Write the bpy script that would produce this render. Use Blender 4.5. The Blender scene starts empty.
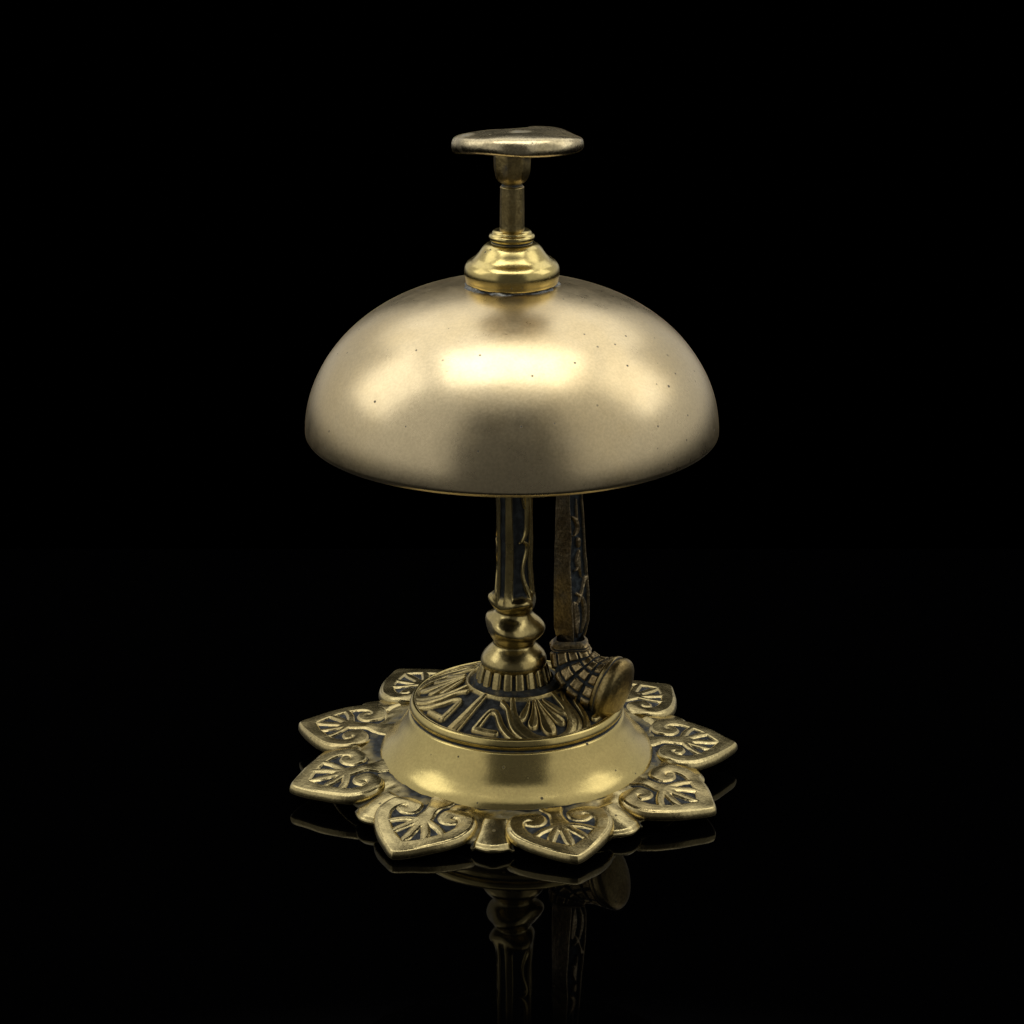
# Antique brass counter bell on a black gloss surface, studio lit.
import bpy, math
import numpy as np

S = 0.06                     # metres per model unit (model unit = radius of the petalled base)
PI = math.pi
sc = bpy.context.scene
col = sc.collection
rng = np.random.default_rng(7)

# ------------------------------------------------------------------ helpers
def smooth(a, b, x):
    t = np.clip((x - a) / (b - a + 1e-12), 0, 1)
    return t * t * (3 - 2 * t)

_W = rng.normal(size=(24, 3)); _W /= np.linalg.norm(_W, axis=1)[:, None]
_PH = rng.uniform(0, 2 * PI, 24)
def wob(P, freq, seed=0, n=7):
    """smooth pseudo noise about -1..1 at the points P[...,3]"""
    out = 0
    for i in range(n):
        k = (i + seed * 5) % 24
        out = out + np.sin((P @ _W[k]) * freq * (0.7 + 0.23 * i) + _PH[k] + seed)
    return out / (n * 0.6)

def chaikin(pts, it=3, closed=False):
    p = np.array(pts, float)
    for _ in range(it):
        if closed:
            q = np.roll(p, -1, 0)
            p = np.stack([.75 * p + .25 * q, .25 * p + .75 * q], 1).reshape(-1, p.shape[1])
        else:
            a, b = p[:-1], p[1:]
            m = np.stack([.75 * a + .25 * b, .25 * a + .75 * b], 1).reshape(-1, p.shape[1])
            p = np.vstack([p[:1], m, p[-1:]])
    return p

def resample(p, n):
    d = np.r_[0, np.cumsum(np.linalg.norm(np.diff(p[:, :2], axis=0), axis=1))]
    t = np.linspace(0, d[-1], n)
    return np.stack([np.interp(t, d, p[:, k]) for k in range(p.shape[1])], 1)

def prof(pts, n=160, it=3):
    """(r, z) polyline -> smoothed, resampled; repeat a point to keep its corner crisp"""
    return resample(chaikin(pts, it), n)

def stroke_field(U, V, strokes):
    """largest (w - d) over variable width strokes [(u, v, w), ...], and the same over w"""
    shp = U.shape
    u = U.ravel(); v = V.ravel()
    best = np.full(u.shape, -9.0); rel = np.full(u.shape, -9.0)
    for st in strokes:
        p = chaikin(st, 3)
        for a, b in zip(p[:-1], p[1:]):
            dx, dy = b[0] - a[0], b[1] - a[1]
            L2 = dx * dx + dy * dy + 1e-12
            t = np.clip(((u - a[0]) * dx + (v - a[1]) * dy) / L2, 0, 1)
            d = np.hypot(u - a[0] - t * dx, v - a[1] - t * dy)
            w = a[2] + t * (b[2] - a[2])
            s = w - d
            m = s > best
            best = np.where(m, s, best)
            rel = np.maximum(rel, 1 - d / np.maximum(w, 1e-5))
    return best.reshape(shp), rel.reshape(shp)

# heights and radii below were first measured with one lens guess; this table carries them to the final survey of the bell
WZ0 = [-.10, .00, .12, .33, .42, .5, .6, .8, 1.0, 1.2, 1.447, 1.8, 2.11, 2.3, 2.5, 2.6, 2.7, 2.8]
WZ1 = [-.15, -.05, .070, .312, .4035, .4881, .5903, .7956, 1.0018, 1.209, 1.4663, 1.8366, 2.1644, 2.3665, 2.5803, 2.6875, 2.7951, 2.9027]
def warp(P):
    z = P[..., 2]
    k = 1.0025 + .0125 * np.clip(z, 0, 3)
    return np.stack([P[..., 0] * k, P[..., 1] * k, np.interp(z, WZ0, WZ1)], -1)

def make_obj(name, P, quads, mat, parent=None, patina=None, loc=(0, 0, 0), rot=(0, 0, 0), tris=None, flat=False, survey=True):
    """P in model units, centred on the object's own origin"""
    me = bpy.data.meshes.new(name)
    P = np.asarray(P, float).reshape(-1, 3)
    if survey: P = warp(P)
    P = P * S
    faces = [tuple(f) for f in np.asarray(quads).reshape(-1, 4).tolist()]
    if tris is not None:
        faces += [tuple(f) for f in np.asarray(tris).reshape(-1, 3).tolist()]
    me.from_pydata(P.tolist(), [], faces)
    if patina is not None:
        a = me.attributes.new('patina', 'FLOAT', 'POINT')
        a.data.foreach_set('value', np.asarray(patina, np.float32).ravel())
    me.update()
    if not flat:
        me.polygons.foreach_set('use_smooth', [True] * len(me.polygons))
    me.materials.append(mat)
    o = bpy.data.objects.new(name, me)
    col.objects.link(o)
    o.location = [c * S for c in loc]; o.rotation_euler = rot
    if parent is not None:
        o.parent = parent
    return o

def grid_quads(nu, nv, wrap_v=True, off=0, flip=False):
    i = np.arange(nu - 1)[:, None]; j = np.arange(nv if wrap_v else nv - 1)[None, :]
    j2 = (j + 1) % nv
    a = i * nv + j; b = i * nv + j2; c = (i + 1) * nv + j2; d = (i + 1) * nv + j
    q = np.stack([a, b, c, d], -1).reshape(-1, 4) + off
    return q[:, ::-1] if flip else q

def lathe(name, pr, mat, parent, nth=256, mod=None, patina=None, loc=(0, 0, 0), rot=(0, 0, 0), survey=True):
    """revolve (r, z); mod(r, z, th, P) -> new r, z ; profile runs from the bottom up on the outside"""
    th = np.linspace(0, 2 * PI, nth, endpoint=False)[None, :]
    r = np.repeat(pr[:, :1], nth, 1); z = np.repeat(pr[:, 1:2], nth, 1)
    if mod is not None:
        P0 = np.stack([r * np.sin(th), -r * np.cos(th), z], -1)
        r, z = mod(r, z, th + 0 * r, P0)
    P = np.stack([r * np.sin(th), -r * np.cos(th), z], -1)      # th = 0 faces the viewer (-y)
    pat = None
    if patina is not None:
        pat = patina(r, z, th + 0 * r, P) if callable(patina) else np.full(r.shape, patina)
    return make_obj(name, P, grid_quads(len(pr), nth), mat, parent, pat, loc, rot, survey=survey)

# ------------------------------------------------------------------ materials
def brass(name, base, rough, dark=(0.018, 0.022, 0.025), grain=0.35, pits=0.0, bump=0.15, tint=(0.5, 0.36, 0.12), tintamt=0.25,
          blotch=2.2, grain_scale=90.0, scratch=0.0, old=0.0, midamt=.35):
    m = bpy.data.materials.new(name); m.use_nodes = True
    nt = m.node_tree; N = nt.nodes; L = nt.links
    bs = N['Principled BSDF']
    tc = N.new('ShaderNodeTexCoord')
    mp = N.new('ShaderNodeMapping'); mp.inputs['Scale'].default_value = (1 / S, 1 / S, 1 / S)
    oi = N.new('ShaderNodeObjectInfo'); va = N.new('ShaderNodeVectorMath'); va.operation = 'MULTIPLY_ADD'      # each copy shows its own wear
    L.new(oi.outputs['Location'], va.inputs[0]); va.inputs[1].default_value = (17, 17, 17); L.new(tc.outputs['Object'], va.inputs[2])
    L.new(va.outputs[0], mp.inputs['Vector'])
    def noise(scale, detail=3.0, r=0.55):
        n = N.new('ShaderNodeTexNoise'); n.inputs['Scale'].default_value = scale
        n.inputs['Detail'].default_value = detail; n.inputs['Roughness'].default_value = r
        L.new(mp.outputs['Vector'], n.inputs['Vector']); return n.outputs['Fac']
    def math_(op, a, b=None, c=None, clamp=False):
        n = N.new('ShaderNodeMath'); n.operation = op; n.use_clamp = clamp
        for k, v in enumerate((a, b, c)):
            if v is None: continue
            if isinstance(v, (int, float)): n.inputs[k].default_value = v
            else: L.new(v, n.inputs[k])
        return n.outputs[0]
    def rng_(v, a, b, c, d):
        n = N.new('ShaderNodeMapRange'); n.interpolation_type = 'SMOOTHSTEP'
        L.new(v, n.inputs[0])
        for k, x in enumerate((a, b, c, d)): n.inputs[k + 1].default_value = x
        return n.outputs[0]
    def mix(f, a, b, blend='MIX'):
        n = N.new('ShaderNodeMix'); n.data_type = 'RGBA'; n.blend_type = blend
        if isinstance(f, (int, float)): n.inputs[0].default_value = f
        else: L.new(f, n.inputs[0])
        for k, v in ((6, a), (7, b)):
            if isinstance(v, tuple): n.inputs[k].default_value = (*v, 1)
            else: L.new(v, n.inputs[k])
        return n.outputs[2]
    big = noise(blotch, 4, .6); mid = noise(11, 4, .6); fine = noise(grain_scale, 2, .6); pitn = noise(38, 2, .5)
    c = mix(rng_(big, .42, .68, 0, tintamt), base, tint)
    c = mix(rng_(mid, .35, .75, 0, midamt), c, tuple(x * .72 for x in base))
    g = rng_(fine, .28, .72, 1 - grain, 1 + grain * .35)
    gc = N.new('ShaderNodeCombineColor')
    for k in range(3): L.new(g, gc.inputs[k])
    c = mix(1.0, c, gc.outputs[0], 'MULTIPLY')
    at = N.new('ShaderNodeAttribute'); at.attribute_name = 'patina'
    pn = math_('ADD', math_('MULTIPLY', math_('SUBTRACT', mid, .5), .55), math_('MULTIPLY', math_('SUBTRACT', pitn, .5), .40))
    pv = math_('ADD', at.outputs['Fac'], math_('MULTIPLY', pn, math_('ADD', math_('MULTIPLY', at.outputs['Fac'], 1.0), .2, clamp=True)))
    pf = rng_(pv, .32, .78, 0, 1)
    if old > 0:                                        # tarnish spots all over an uncleaned casting
        pf = math_('MAXIMUM', pf, rng_(mid, .52, .75, 0, old))
    h = math_('MULTIPLY', fine, .35)
    if pits > 0:
        for (vs, thr, keep) in ((4.5, .060, .70), (11.0, .095, .70), (24.0, .15, .84)):
            v = N.new('ShaderNodeTexVoronoi'); v.inputs['Scale'].default_value = vs
            L.new(mp.outputs['Vector'], v.inputs['Vector'])
            sepc = N.new('ShaderNodeSeparateColor'); L.new(v.outputs['Color'], sepc.inputs[0])
            on = math_('GREATER_THAN', sepc.outputs[0], keep)
            d = math_('ADD', v.outputs['Distance'], math_('MULTIPLY', math_('SUBTRACT', pitn, .5), .12))
            p = math_('MULTIPLY', rng_(d, thr * .35, thr, pits, 0), on)
            pf = math_('MAXIMUM', pf, p)
            h = math_('SUBTRACT', h, p)
    dk = mix(rng_(pitn, .4, .7, 0, 1), dark, tuple(x * 2.6 + .012 for x in dark))
    c = mix(pf, c, dk)
    L.new(c, bs.inputs['Base Color'])
    L.new(rng_(pf, 0, 1, 1.0, .35), bs.inputs['Metallic'])
    ro = math_('ADD', rng_(mid, .3, .7, rough * .92, rough * 1.08), math_('MULTIPLY', math_('SUBTRACT', fine, .5), rough * .18))
    ro = math_('ADD', ro, math_('MULTIPLY', math_('SUBTRACT', big, .5), rough * .45))            # handling smudges
    ro = math_('ADD', ro, math_('MULTIPLY', pf, .42), clamp=True)
    L.new(ro, bs.inputs['Roughness'])
    bp = N.new('ShaderNodeBump'); bp.inputs['Strength'].default_value = bump; bp.inputs['Distance'].default_value = .012 * S
    L.new(h, bp.inputs['Height'])
    b2 = N.new('ShaderNodeBump'); b2.inputs['Strength'].default_value = bump * .9; b2.inputs['Distance'].default_value = .03 * S
    L.new(mid, b2.inputs['Height']); L.new(bp.outputs[0], b2.inputs['Normal'])
    L.new(b2.outputs[0], bs.inputs['Normal'])
    return m

M_dome = brass('satin_bell_brass', (.67, .552, .338), .30, grain=.10, pits=.9, bump=.02, tint=(.60, .46, .23), tintamt=.45, blotch=1.7, midamt=.12)
M_pol = brass('polished_brass', (.60, .485, .19), .22, grain=.10, pits=.8, bump=.03, tint=(.60, .455, .17), tintamt=.4)
M_cast = brass('cast_relief_brass', (.63, .52, .25), .26, dark=(.019, .022, .023), grain=.22, pits=.6, bump=.10, tint=(.47, .345, .14), tintamt=.35)
M_plate = brass('tarnished_relief_brass', (.50, .40, .175), .30, dark=(.014, .016, .016), grain=.28, pits=.6, bump=.12, tint=(.36, .26, .09), tintamt=.6, blotch=4)
M_col = brass('column_brass', (.50, .40, .17), .25, dark=(.013, .016, .017), grain=.2, pits=.6, bump=.06, tint=(.42, .30, .09), tintamt=.5)
M_lev = brass('tarnished_brass', (.40, .32, .185), .36, dark=(.014, .019, .022), grain=.5, pits=.6, bump=.4, tint=(.27, .18, .08), tintamt=.6, blotch=5, old=.35)
M_but = brass('worn_button_brass', (.57, .485, .30), .27, dark=(.02, .025, .03), grain=.25, pits=.5, bump=.10, tint=(.46, .36, .17), tintamt=.5, blotch=5)
M_rod = brass('worn_rod_brass', (.46, .36, .16), .32, grain=.3, pits=.7, bump=.10, tint=(.32, .23, .08), tintamt=.7, blotch=6)
M_sold = brass('grey_solder', (.30, .29, .25), .42, dark=(.03, .04, .055), grain=.5, pits=.8, bump=.6, tint=(.17, .17, .15), tintamt=.9, blotch=12)

mt = bpy.data.materials.new('black_gloss_acrylic'); mt.use_nodes = True
b = mt.node_tree.nodes['Principled BSDF']
b.inputs['Base Color'].default_value = (.0004, .0004, .0005, 1)
b.inputs['Roughness'].default_value = .02
b.inputs['IOR'].default_value = 1.245
nn = mt.node_tree.nodes.new('ShaderNodeTexNoise'); nn.inputs['Scale'].default_value = 60
rr_ = mt.node_tree.nodes.new('ShaderNodeMapRange')
for k, x in enumerate((.3, .7, .012, .03)): rr_.inputs[k + 1].default_value = x
mt.node_tree.links.new(nn.outputs['Fac'], rr_.inputs[0]); mt.node_tree.links.new(rr_.outputs[0], b.inputs['Roughness'])

# ------------------------------------------------------------------ setting
TZ, t, th_ = -.035, 2.9, .12                 # a slab of black acrylic
top = make_obj('tabletop', [(x, y, z) for z in (TZ - th_, TZ) for x, y in ((-t, -t), (t, -t), (t, t), (-t, t))],
               [(4, 5, 6, 7), (3, 2, 1, 0), (0, 1, 5, 4), (1, 2, 6, 5), (2, 3, 7, 6), (3, 0, 4, 7)], mt, flat=True, survey=False)
top['kind'] = 'structure'

# ------------------------------------------------------------------ the bell
bell = bpy.data.objects.new('counter_bell', None); col.objects.link(bell)
bell.empty_display_size = .02
bell['label'] = 'antique brass counter bell with satin dome, push button and petalled base on black gloss surface'
bell['category'] = 'bell'

# ---- base flange (ring the petals spring from)
FZ = .078
pr = prof([(.40, .03), (.40, .03), (.78, .045), (.80, .05), (.80, .066), (.78, FZ), (.72, FZ + .016), (.66, FZ + .030), (.60, FZ + .036), (.52, FZ + .04), (.50, FZ + .04)], 120)
def fl_mod(r, z, th, P):
    return r, z + .004 * wob(P, 26, 1) * (z > .06) + .0025 * wob(P, 60, 2) * (z > .06)
base = lathe('base', pr, M_cast, bell, 360, fl_mod,
             patina=lambda r, z, th, P: np.clip(.50 + .30 * wob(P, 15, 3) + .25 * smooth(.64, .58, r), 0, 1))

base.rotation_euler[0] = math.radians(2.2); base.location[2] = .0235 * S        # the casting sits slightly proud at the back

# ---- one petal: spade with curled volutes and a fan of fingers
ORI = .60                                       # radial position of the petal's own origin
half = [(0, .988), (.020, .980), (.058, .946), (.106, .902), (.152, .846), (.184, .790), (.194, .738), (.184, .685), (.158, .645), (.118, .624),
        (.080, .618), (.062, .606), (.058, .585), (.066, .560), (.066, .545)]
hr = resample(chaikin(half, 2), 200)
outl = np.vstack([hr, (hr * [-1, 1])[::-1]])     # right side tip -> stem, then left side back to the tip
cen = np.array([0, .78])
nT = 480
ang = np.arctan2(outl[:, 0], outl[:, 1] - cen[1]); rad = np.hypot(outl[:, 0], outl[:, 1] - cen[1])
o_ = np.argsort(ang); ang, rad = ang[o_], rad[o_]
TH = np.linspace(-PI, PI, nT, endpoint=False)
RAD = np.interp(TH, np.r_[ang - 2 * PI, ang, ang + 2 * PI], np.r_[rad, rad, rad])
def sym(st): return [st, [(-a, b_, c_) for a, b_, c_ in st]]
P_strokes = []
P_strokes += sym([(0, .952, .037), (.052, .911, .031), (.104, .859, .0275), (.146, .798, .027), (.164, .738, .029), (.150, .686, .032), (.114, .658, .034), (.078, .668, .033), (.066, .704, .030), (.086, .728, .026), (.108, .718, .020)])
P_strokes += [[(0, .54, .060), (0, .60, .046), (0, .66, .026), (0, .70, .026), (0, .745, .036), (0, .775, .032)]]
P_strokes += [[(0, .755, .020), (0, .83, .0165), (0, .880, .0195), (0, .920, .004)]]
P_strokes += sym([(.008, .755, .018), (.038, .804, .0155), (.062, .850, .018), (.068, .892, .004)])
P_strokes += sym([(.015, .755, .017), (.074, .778, .0145), (.112, .808, .016), (.126, .838, .004)])
def petal_mesh():
    s = np.r_[np.linspace(0.002, .86, 78), np.linspace(.865, .965, 16)]
    PZ, TK = .098, .043
    U = s[:, None] * RAD[None] * np.sin(TH)[None]; V = cen[1] + s[:, None] * RAD[None] * np.cos(TH)[None]
    f, rel = stroke_field(U, V, P_strokes)
    hgt = smooth(-.012, .010, f) * .90 + .10 * np.clip(rel, 0, 1) ** .6
    z = PZ - .0115 + .0115 * hgt
    z = z - .05 * np.clip(V - .86, 0, 1) ** 1.3 * 1.0 - .012 * smooth(.68, .60, V) + .085 * np.clip(1 - V, 0, .5)        # tips droop a little, stem climbs
    P = np.stack([U, V, z], -1)
    z = z + .0016 * wob(P, 40, 4) + (1 - hgt) * .0015 * wob(P, 150, 2)
    pat = smooth(.0025, -.0045, f) + .25 * smooth(.64, .58, V)
    # rounded rim and wall
    rows_u, rows_v, rows_z, rows_p = [U], [V], [z], [pat]
    zt = z[-1]; rho = .026
    for a in np.linspace(12, 90, 9):
        k = .965 + .080 * math.sin(math.radians(a))
        rows_u.append((k * RAD * np.sin(TH))[None]); rows_v.append((cen[1] + k * RAD * np.cos(TH))[None])
        rows_z.append((zt - rho * (1 - math.cos(math.radians(a))))[None]); rows_p.append(np.zeros((1, nT)))
    for q, kk in ((.4, 1.047), (.7, 1.035), (.95, 1.0), (1.0, .95)):
        rows_u.append((kk * RAD * np.sin(TH))[None]); rows_v.append((cen[1] + kk * RAD * np.cos(TH))[None])
        rows_z.append((zt - rho - (TK - rho) * q)[None]); rows_p.append(np.full((1, nT), .25 + .3 * q))
    U = np.vstack(rows_u); V = np.vstack(rows_v); Z = np.vstack(rows_z); PT = np.vstack(rows_p)
    n = len(U)
    V[:, :] = V
    P = np.stack([-U, -(V - ORI), Z], -1).reshape(-1, 3)       # local: radial outwards is -y
    q = grid_quads(n, nT)
    bc = len(P) ; P = np.vstack([P, [[0, -(cen[1] - ORI), PZ - .022 + .02]], [[0, -(cen[1] - ORI), PZ - TK]]])
    tr = [(bc, (j + 1) % nT, j) for j in range(nT)] + [(bc + 1, (n - 1) * nT + j, (n - 1) * nT + (j + 1) % nT) for j in range(nT)]
    pat = np.r_[PT.ravel(), 0, 1]
    return P, q, tr, pat
P, q, tr, pat = petal_mesh()
#          azimuth, extra height at the pivot, droop (deg), radial stretch
petals = [(15.5, .0, 0.3, 1.0), (58.0, -.002, .3, 1.025), (94.3, .0, 0.2, 1.0), (133.0, .0, .0, 1.02), (174, .0, 0, 1.0), (-147.5, .002, .0, 1.03),
          (-106.2, .0, -.4, 1.0), (-70.5, .0, 0.0, 1.02), (-28.9, .0, 3.0, 1.035)]
pet0 = None
for az, dz, droop, st in petals:
    if pet0 is None:
        pet0 = make_obj('petal', P, q, M_cast, base, pat, tris=tr); o = pet0
    else:
        o = pet0.copy(); col.objects.link(o); o.parent = base
    a = math.radians(az)
    o.location = (ORI * math.sin(a) * S, -ORI * math.cos(a) * S, dz * S)
    o.rotation_euler = (math.radians(droop), 0, a)
    o.scale = (1.14, st, 1)

# ---- scalloped tab between neighbouring petals
def tab_mesh():
    nu, nv = 60, 90
    u = np.linspace(-1, 1, nu)[:, None]; v = np.linspace(0, 1, nv)[None, :]
    w = .054 + .036 * v ** 1.5
    end = .856 - .046 * np.abs(u) ** 1.7 + .004 * smooth(.75, 1.0, np.abs(u))
    U = u * w; V = .62 + (end - .62) * v
    au = np.abs(u) + 0 * v
    hgt = .70 * smooth(.96, .78, au) + .30 * np.sqrt(np.clip(1 - (au / .8) ** 2, 0, 1))
    
    Z = FZ + .037 + .016 * hgt - .010 * smooth(.90, 1.0, v) ** 2 - .054 * v - .035 * smooth(.28, .02, v)
    P = np.stack([U, V, Z], -1); Z = Z + .0014 * wob(P, 45, 3)
    pat = np.clip(.75 - hgt * 1.0, 0, 1) + .55 * smooth(.30, .05, v)
    # wall at the outer end
    P = np.stack([-U, -V, Z], -1)
    w1 = P[:, -1].copy(); w1[:, 1] -= .003; w1[:, 2] -= .005
    w2 = w1.copy(); w2[:, 2] -= .010
    w3 = w2.copy(); w3[:, 1] += .03; w3[:, 2] -= .004
    P = np.concatenate([P, w1[:, None], w2[:, None], w3[:, None]], 1)
    pat = np.concatenate([pat, np.zeros((nu, 1)), np.full((nu, 1), .4), np.full((nu, 1), .8)], 1)
    return P, grid_quads(nu, nv + 3, False, flip=True), pat
P, q, pat = tab_mesh()
tab0 = None
for az in (-5.6, 35.0, 74.0, 113.5, 154, 193, -127, -87.5, -47.2):
    if tab0 is None: tab0 = make_obj('tab', P, q, M_cast, base, pat); o = tab0
    else: o = tab0.copy(); col.objects.link(o); o.parent = base
    o.rotation_euler = (0, 0, math.radians(az))

# ---- flared foot with a bead at its top
pr = prof([(.50, .05), (.592, .06), (.604, .09), (.606, .112), (.600, .128), (.586, .143), (.562, .162), (.531, .190), (.503, .225), (.482, .252), (.469, .275),
           (.465, .282), (.457, .286), (.451, .290), (.451, .290), (.457, .297), (.464, .307), (.461, .322), (.453, .333), (.445, .336), (.438, .332), (.42, .326)], 220)
foot = lathe('foot', pr, M_pol, bell, 300,
             lambda r, z, th, P: (r + .0012 * wob(P, 12, 2), z),
             patina=lambda r, z, th, P: np.clip(.95 * np.exp(-((z - .290) / .0055) ** 2) * (r < .461) + .9 * smooth(.128, .112, z + .006 * wob(P, 25, 3)) + .5 * smooth(.443, .43, r), 0, 1), loc=(.019, 0, 0))

# ---- conical plate with palmettes and key pattern
A = 58.0
def unit(c):
    """strokes around one palmette at azimuth c, as (theta deg, r, w)"""
    st = []
    for s in (-1, 1):
        st.append([(c + s * 25, .225, .010), (c + s * 23, .30, .011), (c + s * 18.5, .37, .012), (c + s * 12.5, .425, .012), (c + s * 5, .448, .011), (c, .452, .011)])
        st.append([(c + s * 34, .405, .0085), (c + s * 47, .398, .0085), (c + s * 47, .398, .0085), (c + s * 44.5, .297, .0085), (c + s * 41, .288, .0085), (c + s * 36, .30, .0085), (c + s * 30.5, .37, .0085), (c + s * 23, .432, .008), (c + s * 18, .45, .008)])
        st.append([(c + s * 36, .235, .008), (c + s * 29, .262, .008), (c + s * 26.5, .31, .0085), (c + s * 22.5, .385, .0085), (c + s * 15, .437, .008)])
        st.append([(c + s * 3, .235, .006), (c + s * 7, .31, .010), (c + s * 10, .355, .014), (c + s * 10.5, .372, .006)])
        st.append([(c + s * 8, .235, .006), (c + s * 13.5, .285, .010), (c + s * 16.5, .315, .011), (c + s * 17, .33, .004)])
    st.append([(c, .228, .006), (c, .31, .011), (c, .375, .018), (c, .405, .012), (c, .416, .004)])
    st.append([(c - 60, .215, .013), (c - 60, .45, .014)])
    return st
def plate():
    nth, nr = 1080, 130
    th = np.linspace(0, 2 * PI, nth, endpoint=False)[None]; r = np.linspace(.440, .16, nr)[:, None]
    C0 = 21.0; n3 = nth // 3
    thd = np.degrees(th[:, :n3])                                        # one third, then repeat
    strokes = []
    for k in (-1, 0, 1, 2):
        strokes += unit(C0 + 120 * k)
    rm = .36
    def mapst(s): return [(math.radians(a_) * rm, b_, c_ * 1.95) for a_, b_, c_ in s]
    U = np.radians(thd) * rm + 0 * r; V = r + 0 * thd
    f, rel = stroke_field(U, V, [mapst(s) for s in strokes])
    hgt = smooth(-.003, .006, f) * .85 + .15 * np.clip(rel, 0, 1)
    hgt = np.maximum(hgt, smooth(.428, .436, V)); 
    ring = np.exp(-((V - .211) / .009) ** 2)                             # moulding around the fluted collar
    hgt = np.maximum(hgt, ring); inner = smooth(.217, .206, V)
    hgt = np.maximum(hgt, inner * (.25 + .6 * smooth(.192, .178, V)))
    h = np.tile(hgt, (1, 3))
    R = r + 0 * th
    z = .322 + (.47 - R) * .40 + .020 * (h - 1) - .010 * smooth(.217, .188, R)
    P = np.stack([R * np.sin(th), -R * np.cos(th), z], -1)
    P[..., 2] += .0012 * wob(P, 50, 1) + (1 - h) * .001 * wob(P, 160, 3)
    pat = np.clip(1.02 - 1.2 * h, 0, 1)
    pat = np.maximum(pat, .75 * smooth(.204, .190, R))
    return P, grid_quads(nr, nth), pat
P, q, pat = plate()
make_obj('relief_plate', P, q, M_plate, bell, pat, loc=(.019, 0, 0))

# ---- fluted collar
def flute(r, z, th, P):
    k = np.abs(((th * 18 / (2 * PI)) % 1) - .5) * 2               # 0 at rib centre .. 1 in the groove
    rib = np.sqrt(np.clip(1 - (k / .80) ** 4, 0, 1))
    band = smooth(.415, .43, z) * smooth(.512, .497, z)
    return r - .016 * (1 - rib) * band, z + .002 * wob(P, 30, 2)
def flute_p(r, z, th, P):
    k = np.abs(((th * 18 / (2 * PI)) % 1) - .5) * 2
    return smooth(.68, .84, k) * smooth(.505, .49, z) * .95 + .5 * smooth(.42, .408, z)
lathe('fluted_collar', prof([(.172, .39), (.169, .41), (.165, .422), (.157, .455), (.148, .485), (.142, .498), (.132, .506), (.10, .508)], 70), M_plate, bell, 480, flute, flute_p, loc=(.008, 0, 0))

# ---- baluster column
pr = prof([(.09, .474), (.124, .474), (.136, .478), (.143, .494), (.1445, .516), (.137, .537), (.113, .564), (.094, .581), (.089, .588), (.095, .605), (.117, .629), (.128, .656), (.125, .679),
           (.105, .701), (.085, .716), (.077, .728), (.076, .736), (.090, .751), (.100, .768), (.102, .782), (.096, .800), (.088, .820), (.084, .85), (.080, .92), (.078, 1.0), (.077, 1.15), (.076, 1.4), (.076, 1.9), (.06, 2.02), (.02, 2.03)], 520)
C_str = []
for c in (18, 138, 258):
    for d in (0, 360, -360):
        k = c + d
        C_str += [[(k - 33, .79, .020), (k - 34, .95, .0185), (k - 33, 1.10, .0175), (k - 34, 1.3, .017), (k - 34, 1.9, .016)],                # broad worn band
                  [(k + 36, 1.6, .012), (k + 35, 1.3, .012), (k + 31, 1.15, .012), (k + 27, 1.09, .011), (k + 12, 1.058, .008), (k + 0, 1.052, .004)],
                  [(k + 20, 1.052, .007), (k + 33, 1.035, .010), (k + 30, 1.0, .010), (k + 15, .95, .009), (k + 14, .90, .010), (k + 26, .845, .012), (k + 40, .805, .016)],
                  [(k + 47, .79, .009), (k + 46, 1.3, .008), (k + 46, 1.9, .008)],
                  [(k + 5, 1.28, .007), (k + 16, 1.25, .008), (k + 22, 1.20, .005)]]
C_str = [[(math.radians(a_) * .078, b_, c_) for a_, b_, c_ in s] for s in C_str]
_cf = {}
def col_mod(r, z, th, P):
    lob = np.exp(-((z - .67) / .045) ** 2); cup = np.exp(-((z - .78) / .03) ** 2); bulb = np.exp(-((z - .535) / .05) ** 2)
    up = smooth(.785, .83, z)
    f, rel = stroke_field(th * .078 + .0035 * wob(P, 28, 3), z + .008 * wob(P, 22, 5), C_str)
    hgt = smooth(-.003, .005, f)
    _cf['h'] = hgt; _cf['up'] = up
    r2 = r + lob * (.014 * np.cos(3 * th + .7) - .003) + cup * .010 * np.cos(3 * th - 1.1) + bulb * .003 * np.cos(2 * th + .4)
    r2 = r2 + up * (.004 * np.cos(3 * (th - math.radians(18 + 60))) - .014 * (1 - hgt) + .003 * wob(P, 24, 6))
    z2 = z + lob * .020 * np.cos(th + 1.9) + cup * .010 * np.cos(3 * th - 1.1)
    return r2 + .0018 * wob(P, 30, 2), z2
def col_pat(r, z, th, P):
    g = np.exp(-((z - .588) / .012) ** 2) * .35 + np.exp(-((z - .733) / .012) ** 2) * .45
    return np.clip(_cf['up'] * (1 - _cf['h']) * 1.0 + g, 0, 1)
lathe('column', pr, M_col, bell, 300, col_mod, col_pat, loc=(.008, 0, 0))

# ---- bell dome (closed shell)
zr, rr = 1.511, .7936                       # rim
zm, rm, hh, en, em = 1.547, .867, .6243, 2.342, 1.915
tt = np.linspace(0, PI / 2, 400)
ro = rm * np.cos(tt) ** (2 / en); zo = zm + hh * np.sin(tt) ** (2 / em)
t2 = np.linspace(0, 1, 60)[:-1]
rb = rr + (rm - rr) * np.sqrt(np.clip(1 - (1 - t2) ** 2, 0, 1)); zb = zr + (zm - zr) * t2
outer = np.stack([np.r_[rb, ro], np.r_[zb, zo]], 1)
outer = outer[outer[:, 0] > .10]
outer = resample(outer, 230)
inner = np.stack([np.maximum(outer[:, 0] - .030, .05), outer[:, 1] - .028 * smooth(zr, zr + .25, outer[:, 1])], 1)[::-1]
lip = np.array([(rr - .029, zr - .001), (rr - .022, zr - .004), (rr - .010, zr - .005), (rr - .003, zr - .004), (rr - .0005, zr - .001)])
pr = np.vstack([inner, lip, outer])
n_in = len(inner) + 1
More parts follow.
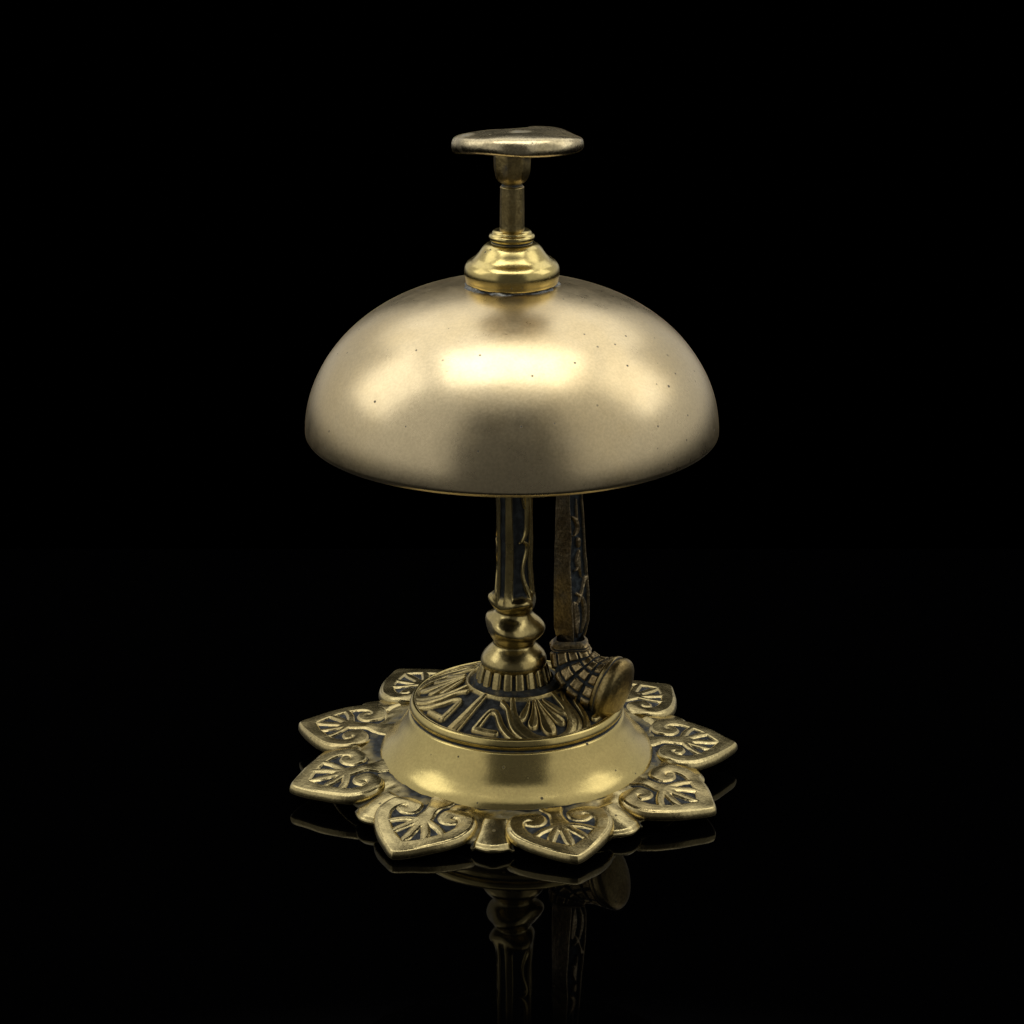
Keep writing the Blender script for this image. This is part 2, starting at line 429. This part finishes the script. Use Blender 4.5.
inn = np.zeros(len(pr)); inn[:n_in] = 1
def dome_mod(r, z, th, P):
    return r + .0022 * wob(P, 4, 1) + .0006 * wob(P, 14, 2), z + .0015 * wob(P, 4, 3)
# a handful of casting flaws on the outside: (theta, z, radius)
def dome_pat_shade(r, z, th, P):
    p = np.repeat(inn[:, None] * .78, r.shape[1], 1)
    lip_shade = (z < zr - .0008) * .75  # lip coloured darker to mute the light it reflects from the base
    return np.clip(p + lip_shade, 0, 1)
lathe('dome', pr, M_dome, bell, 420, dome_mod, dome_pat_shade, survey=False)

# ---- solder line, collar, rod, button
def sold_mod(r, z, th, P):
    return r + .010 * wob(P, 40, 1) + .005 * wob(P, 90, 2), z + .005 * wob(P, 55, 3) - .003
lathe('solder_seam', prof([(.16, 2.09), (.187, 2.092), (.192, 2.102), (.188, 2.112), (.18, 2.118), (.16, 2.128)], 30), M_sold, bell, 300, sold_mod, .5)
pr = prof([(.15, 2.112), (.180, 2.114), (.186, 2.122), (.187, 2.133), (.187, 2.133), (.190, 2.145), (.192, 2.165), (.187, 2.187), (.172, 2.203), (.152, 2.214), (.136, 2.230), (.122, 2.250), (.110, 2.264), (.096, 2.272), (.083, 2.274), (.080, 2.276),
           (.080, 2.283), (.088, 2.286), (.092, 2.294), (.091, 2.304), (.083, 2.311), (.079, 2.312), (.079, 2.312), (.077, 2.320), (.066, 2.326), (.052, 2.327), (.03, 2.327)], 220)
lathe('dome_collar', pr, M_pol, bell, 260, lambda r, z, th, P: (r + .0012 * wob(P, 14, 3), z),
      lambda r, z, th, P: .85 * np.exp(-((z - 2.279) / .005) ** 2) * (r < .09) + .55 * smooth(2.13, 2.114, z))
pr = prof([(.03, 2.28), (.048, 2.28), (.048, 2.34), (.0475, 2.42), (.047, 2.492), (.047, 2.492), (.040, 2.496), (.040, 2.505), (.040, 2.505), (.046, 2.508), (.046, 2.53), (.02, 2.53)], 120)
rod = lathe('plunger_rod', pr, M_rod, bell, 120, lambda r, z, th, P: (r + .0012 * wob(P, 20, 3), z), lambda r, z, th, P: .6 * np.exp(-((z - 2.50) / .008) ** 2) + .12)
def nut_mod(r, z, th, P):
    k = np.cos(PI / 8) / np.cos(((th + .22) % (PI / 4)) - PI / 8)
    fl = smooth(2.51, 2.55, z)
    return r * (1 + (k - 1) * fl * .9) + .0015 * wob(P, 40, 2), z
pr = prof([(.03, 2.508), (.048, 2.508), (.056, 2.514), (.066, 2.527), (.0735, 2.548), (.0755, 2.57), (.075, 2.64), (.04, 2.65)], 60)
lathe('nut', pr, M_rod, rod, 240, nut_mod, lambda r, z, th, P: .25 + .35 * wob(P, 45, 5) + .3 * smooth(2.59, 2.63, z))

BT = math.radians(7.0)                          # the button leans back a little on its rod
def btn_mod(r, z, th, P):
    e = np.clip(r / .25, 0, 1.2)
    r2 = r * (1.02 + .012 * np.cos(2 * th + .6) + .012 * np.cos(5 * th + 1.0) + .014 * np.abs(np.cos(4 * th + .3)))
    top_ = smooth(2.665, 2.69, z)
    bumps = .006 * wob(P, 15, 2) + .007 * smooth(.02, .05, P[..., 0]) * smooth(.03, .12, P[..., 1]) * smooth(.22, .17, P[..., 0])
    z2 = z + top_ * (bumps * smooth(1.1, .7, e) + .004 * wob(P, 9, 4)) + (1 - top_) * .005 * np.cos(3 * th + 2.2) * smooth(.5, 1, e)
    return r2 + .003 * wob(P, 26, 1), z2
pr = prof([(.02, 2.622), (.09, 2.620), (.17, 2.622), (.222, 2.622), (.243, 2.626), (.251, 2.637), (.253, 2.656), (.248, 2.676), (.233, 2.688), (.19, 2.697), (.14, 2.703), (.08, 2.709), (.03, 2.711), (.005, 2.711)], 130)
lathe('push_button', pr, M_but, rod, 300, btn_mod, lambda r, z, th, P: np.clip(.15 + .35 * wob(P, 22, 6), 0, .6), loc=(.026, -2.80 * math.sin(BT), 2.80 * (1 - math.cos(BT))), rot=(-BT, 0, 0))

# ---- striker lever
def loft(sections, nsec):
    """sections: list of point rings (same count) -> interpolated rings"""
    A_ = np.array(sections); m = len(A_)
    t_ = np.linspace(0, m - 1, nsec); i = np.clip(t_.astype(int), 0, m - 2); f = (t_ - i)[:, None, None]
    pm = A_[np.clip(i - 1, 0, m - 1)]; p0 = A_[i]; p1 = A_[i + 1]; p2 = A_[np.clip(i + 2, 0, m - 1)]
    return .5 * ((2 * p0) + (-pm + p1) * f + (2 * pm - 5 * p0 + 4 * p1 - p2) * f ** 2 + (-pm + 3 * p0 - 3 * p1 + p2) * f ** 3)
def lever():
    zs = np.r_[.575, np.linspace(.585, 1.30, 260), np.linspace(1.32, 2.06, 40)]
    nf = 48
    def interp(z, pts): return np.interp(z, [p[0] for p in pts], [p[1] for p in pts])
    xl = interp(zs, [(.575, .196), (.60, .188), (.64, .179), (.8, .178), (1.0, .180), (1.2, .184), (2.1, .20)])
    xr = interp(zs, [(.575, .300), (.62, .318), (.68, .332), (.80, .330), (1.0, .312), (1.2, .297), (2.1, .27)])
    xm = interp(zs, [(.575, .258), (.62, .262), (.75, .252), (.85, .246), (.95, .240), (1.05, .246), (1.2, .238), (2.1, .235)])
    u = np.linspace(0, 1, nf)
    rows = []; pats = []
    X2 = (u[None] * .085 + 0 * zs[:, None]); Z2 = zs[:, None] + 0 * u[None]
    st = [[(.0, .5, .010), (.002, .9, .009), (.0, 1.3, .009), (0, 2, .009)], [(.085, .5, .006), (.083, .9, .006), (.085, 1.3, .005), (.085, 2, .005)],
          [(.02, 1.155, .003), (.042, 1.135, .012), (.052, 1.10, .012), (.04, 1.075, .012), (.02, 1.07, .003)], [(.045, 1.12, .008), (.05, 1.22, .004)],
          [(.05, 1.045, .012), (.052, 1.02, .010)], [(.052, .995, .008), (.045, .955, .015), (.05, .925, .012), (.03, .915, .004)], [(.05, .93, .010), (.058, .88, .003)],
          [(.075, .87, .010), (.06, .83, .006), (.045, .79, .010), (.03, .76, .004)],
          [(.030, .815, .006), (.055, .79, .010), (.068, .74, .012), (.066, .68, .010), (.055, .63, .005)], [(.020, .77, .012), (.028, .72, .018), (.025, .67, .014), (.03, .62, .006)]]
    f, rel = stroke_field(X2, Z2, st)
    hg = smooth(-.003, .006, f)
    for i, z in enumerate(zs):
        Lp = np.array([xl[i], .035]); Rp = np.array([xr[i], .02]); Mp = np.array([xm[i], -.055]); Bp = np.array([(xl[i] + xr[i]) / 2 + .01, .075])
        e = smooth(0, .1, u) * smooth(1, .9, u)
        lf = Lp + (Mp - Lp) * u[:, None]; n1 = np.array([-.8, -.6])
        rf = Mp + (Rp - Mp) * u[:, None]; n2 = np.array([.75, -.66])
        rf = rf + n2 * ((hg[i] - 1) * .014 * e)[:, None]
        bk1 = Rp + (Bp - Rp) * np.linspace(0, 1, 12)[1:-1, None]; bk2 = Bp + (Lp - Bp) * np.linspace(0, 1, 12)[:-1, None]
        ring = np.vstack([lf, rf[1:], bk1, bk2])
        rows.append(np.c_[ring, np.full(len(ring), z)])
        pats.append(np.r_[np.full(nf, .28), ((1 - hg[i]) * .95)[1:], np.full(len(bk1) + len(bk2), .5)])
    P = np.array(rows); pat = np.array(pats)
    P[..., :2] += (.0022 * wob(P, 45, 2))[..., None] * np.array([.5, -.8]) + (.001 * wob(P, 130, 3))[..., None] * np.array([.5, -.8])
    nv = P.shape[1]; n = len(P)
    q = grid_quads(n, nv)
    c0 = len(P.reshape(-1, 3)); Pf = np.vstack([P.reshape(-1, 3), P[0].mean(0), P[-1].mean(0)])
    tr = [(c0, (j + 1) % nv, j) for j in range(nv)] + [(c0 + 1, (n - 1) * nv + j, (n - 1) * nv + (j + 1) % nv) for j in range(nv)]
    return Pf, q, tr, np.r_[pat.ravel(), .5, .5]
P, q, tr, pat = lever()
lev = make_obj('striker_lever', P, q, M_lev, bell, pat, tris=tr)

def nrm(v): v = np.array(v, float); return v / np.linalg.norm(v)
NP = nrm((.78, -.57, -.25))
def ring_at(c, n, a, b_, ex, nv=160):
    n = nrm(n); e2 = nrm(np.cross(n, (0.35, 0, 1)) if abs(n[2]) < .8 else np.cross(n, (1, 0, 0)))
    # e2 lies across (towards the viewer), e1 runs up the section
    e2 = nrm(np.array([0, -1, 0]) - n * np.dot(n, (0, -1, 0)))
    e1 = nrm(np.cross(e2, n))
    t_ = np.linspace(0, 2 * PI, nv, endpoint=False)
    ct, st = np.cos(t_), np.sin(t_)
    t_ = np.linspace(0, 2 * PI, 4001); ct, st = np.cos(t_), np.sin(t_)
    x = a * np.sign(ct) * np.abs(ct) ** (2 / ex); y = b_ * np.sign(st) * np.abs(st) ** (2 / ex)
    sl = np.r_[0, np.cumsum(np.hypot(np.diff(x), np.diff(y)))]; q_ = np.linspace(0, sl[-1], nv, endpoint=False)   # even spacing round the section
    x, y = np.interp(q_, sl, x), np.interp(q_, sl, y)
    return np.array(c) + x[:, None] * e1 + y[:, None] * e2
secs = [ring_at((.250, -.015, .612), (.05, 0, -1), .060, .050, 3.4),
        ring_at((.248, -.018, .590), (.05, 0, -1), .080, .072, 4.0),
        ring_at((.247, -.022, .572), (.08, 0, -1), .084, .078, 5.0),
        ring_at((.258, -.040, .520), (.45, -.1, -.9), .092, .084, 5.0),
        ring_at((.290, -.065, .480), (.68, -.25, -.65), .100, .088, 4.2),
        ring_at((.335, -.088, .452), (.80, -.35, -.42), .110, .092, 3.4),
        ring_at((.378, -.108, .438), (.85, -.40, -.28), .124, .098, 2.7),
        ring_at((.405, -.120, .432), NP, .132, .102, 2.2)]
R_ = loft(secs, 150)
ns, nv = R_.shape[:2]
ii = np.linspace(0, 1, ns)[:, None]; jj = np.linspace(0, 1, nv, endpoint=False)[None]
la = np.abs(((ii * 6.2 + .35 * np.sin(jj * 2 * PI) + .2) % 1) - .5) * 2; lb = np.abs(((jj * 12 + ii * .8 + .5) % 1) - .5) * 2
gro = np.maximum(smooth(.62, .84, la), smooth(.66, .86, lb)) * smooth(.20, .26, ii) * smooth(.95, .90, ii)
gro = np.maximum(gro, smooth(.14, .17, ii) * smooth(.235, .20, ii) * .8)
cc = R_.mean(1, keepdims=True); dirv = R_ - cc; dirv /= np.linalg.norm(dirv, axis=-1, keepdims=True)
lump = .0035 * wob(R_, 55, 4)
R_ = R_ + dirv * (-.013 * gro + lump)[..., None]
topd = smooth(.2, .05, ii) * .55 + 0 * jj
M_boot = brass('rough_boot_brass', (.47, .355, .17), .34, dark=(.014, .018, .020), grain=.5, pits=.7, bump=.35, tint=(.32, .20, .08), tintamt=.6, blotch=6, old=.12)
boot = make_obj('striker_foot', R_, grid_quads(ns, nv, flip=True), M_boot, lev, np.clip(gro * .95 + topd, 0, 1))
# rounded oval hammer pad
pp = prof([(.96, -.012), (1.03, -.010), (1.06, .000), (1.06, .006), (1.03, .011), (1.03, .011), (1.06, .016), (1.10, .028), (1.09, .044), (1.02, .058), (.85, .070), (.5, .078), (.02, .081)], 90)
rings = []
for rho, h_ in pp:
    rings.append(ring_at(np.array((.405, -.120, .432)) + NP * h_, NP, .137 * rho, .100 * rho, 2.1, 200))
PP = np.array(rings)
PP = PP + NP * (.0025 * wob(PP, 30, 3))[..., None]
ps = np.repeat((np.exp(-((pp[:, 1] - .011) / .005) ** 2) * (pp[:, 0] > .9))[:, None], 200, 1) * .8
n = len(PP); pf = np.vstack([PP.reshape(-1, 3), PP[-1].mean(0)])
tr = [(n * 200, (n - 1) * 200 + (j + 1) % 200, (n - 1) * 200 + j) for j in range(200)]
M_pad = brass('worn_hammer_brass', (.40, .315, .135), .33, grain=.35, pits=.7, bump=.15, tint=(.28, .19, .07), tintamt=.7, blotch=7)
make_obj('hammer_pad', pf, grid_quads(n, 200, flip=True), M_pad, lev, np.r_[ps.ravel(), 0], tris=tr)

# ------------------------------------------------------------------ camera
cam = bpy.data.cameras.new('camera'); co = bpy.data.objects.new('camera', cam); col.objects.link(co)
co.location = (0, -10.2706 * S, 4.6905 * S); co.rotation_euler = (PI / 2 - .3301, 0, 0)
cam.sensor_width = 36; cam.lens = 2556.4 / 1024 * 36
cam.clip_start = .005; cam.clip_end = 50
sc.camera = co

# ------------------------------------------------------------------ studio lamps
from mathutils import Vector
def lamp(name, az, el, dist, sx, sy, rad, target=(0, 0, 1.6), color=(1, .982, .955)):
    a, e = math.radians(az), math.radians(el)
    T = Vector(target)
    p = T + dist * Vector((math.sin(a) * math.cos(e), -math.cos(a) * math.cos(e), math.sin(e)))
    l = bpy.data.lights.new(name, 'AREA'); l.shape = 'RECTANGLE'
    l.size = sx * S; l.size_y = sy * S
    l.energy = rad * PI * sx * sy * S * S            # rad = radiance of the lamp face
    l.color = color
    o = bpy.data.objects.new(name, l); col.objects.link(o)
    o.location = p * S
    o.rotation_euler = (T - p).to_track_quat('-Z', 'Y').to_euler()
    return o
lamp('top_softbox', 0, 82, 4.4, 4.6, 2.3, 2.9)
lamp('left_softbox', -93, 38, 5.0, 2.6, 3.0, 1.35)
lamp('right_softbox', 93, 38, 5.0, 2.6, 3.0, 1.3)
lamp('back_fill', 180, 58, 7.0, 10.0, 4.2, .85, target=(0, 0, 1))

# light tent: pale cloth overhead and to both sides, open (dark) towards the camera and behind the bell
w = bpy.data.worlds.new('World'); sc.world = w; w.use_nodes = True
nt = w.node_tree; N = nt.nodes; L = nt.links
bg = N['Background']
tc = N.new('ShaderNodeTexCoord'); sp = N.new('ShaderNodeSeparateXYZ'); L.new(tc.outputs['Generated'], sp.inputs[0])
def wm(op, a_, b_=None):
    n = N.new('ShaderNodeMath'); n.operation = op
    for k, v in enumerate((a_, b_)):
        if v is None: continue
        if isinstance(v, (int, float)): n.inputs[k].default_value = v
        else: L.new(v, n.inputs[k])
    return n.outputs[0]
def wr(v, a_, b_, c_, d_):
    n = N.new('ShaderNodeMapRange'); n.interpolation_type = 'SMOOTHSTEP'; L.new(v, n.inputs[0])
    for k, x in enumerate((a_, b_, c_, d_)): n.inputs[k + 1].default_value = x
    return n.outputs[0]
X, Y, Z = sp.outputs[0], sp.outputs[1], sp.outputs[2]
side = wm('DIVIDE', wm('ABSOLUTE', X), wm('SQRT', wm('ADD', wm('MULTIPLY', X, X), wm('ADD', wm('MULTIPLY', Y, Y), 1e-6))))
side = wm('ADD', side, wr(Y, .1, .4, 0, .25))
walls = wm('MULTIPLY', wm('MULTIPLY', wr(side, .50, .62, 0, 1), wr(Z, -.22, .04, 0, 1)), wr(Y, .05, .50, 1, .95))
roof = wr(wm('ADD', Z, wm('MULTIPLY', Y, .2)), .665, .77, 0, 1)
lev_ = wm('MULTIPLY', wm('MAXIMUM', walls, roof), .57)
front = wm('MULTIPLY', wr(Y, -.55, -.80, 0, 1), .075)
tent = wm('MAXIMUM', lev_, front)
cc_ = N.new('ShaderNodeCombineColor')
for k, g_ in enumerate((1.0, .975, .93)): L.new(wm('MULTIPLY', tent, g_), cc_.inputs[k])
L.new(cc_.outputs[0], bg.inputs[0]); bg.inputs[1].default_value = 1.0

# ------------------------------------------------------------------ render
sc.render.engine = 'CYCLES'
sc.view_settings.view_transform = 'Standard'; sc.view_settings.look = 'None'; sc.view_settings.exposure = 0
sc.cycles.max_bounces = 8; sc.cycles.glossy_bounces = 6
sc.cycles.use_denoising = True
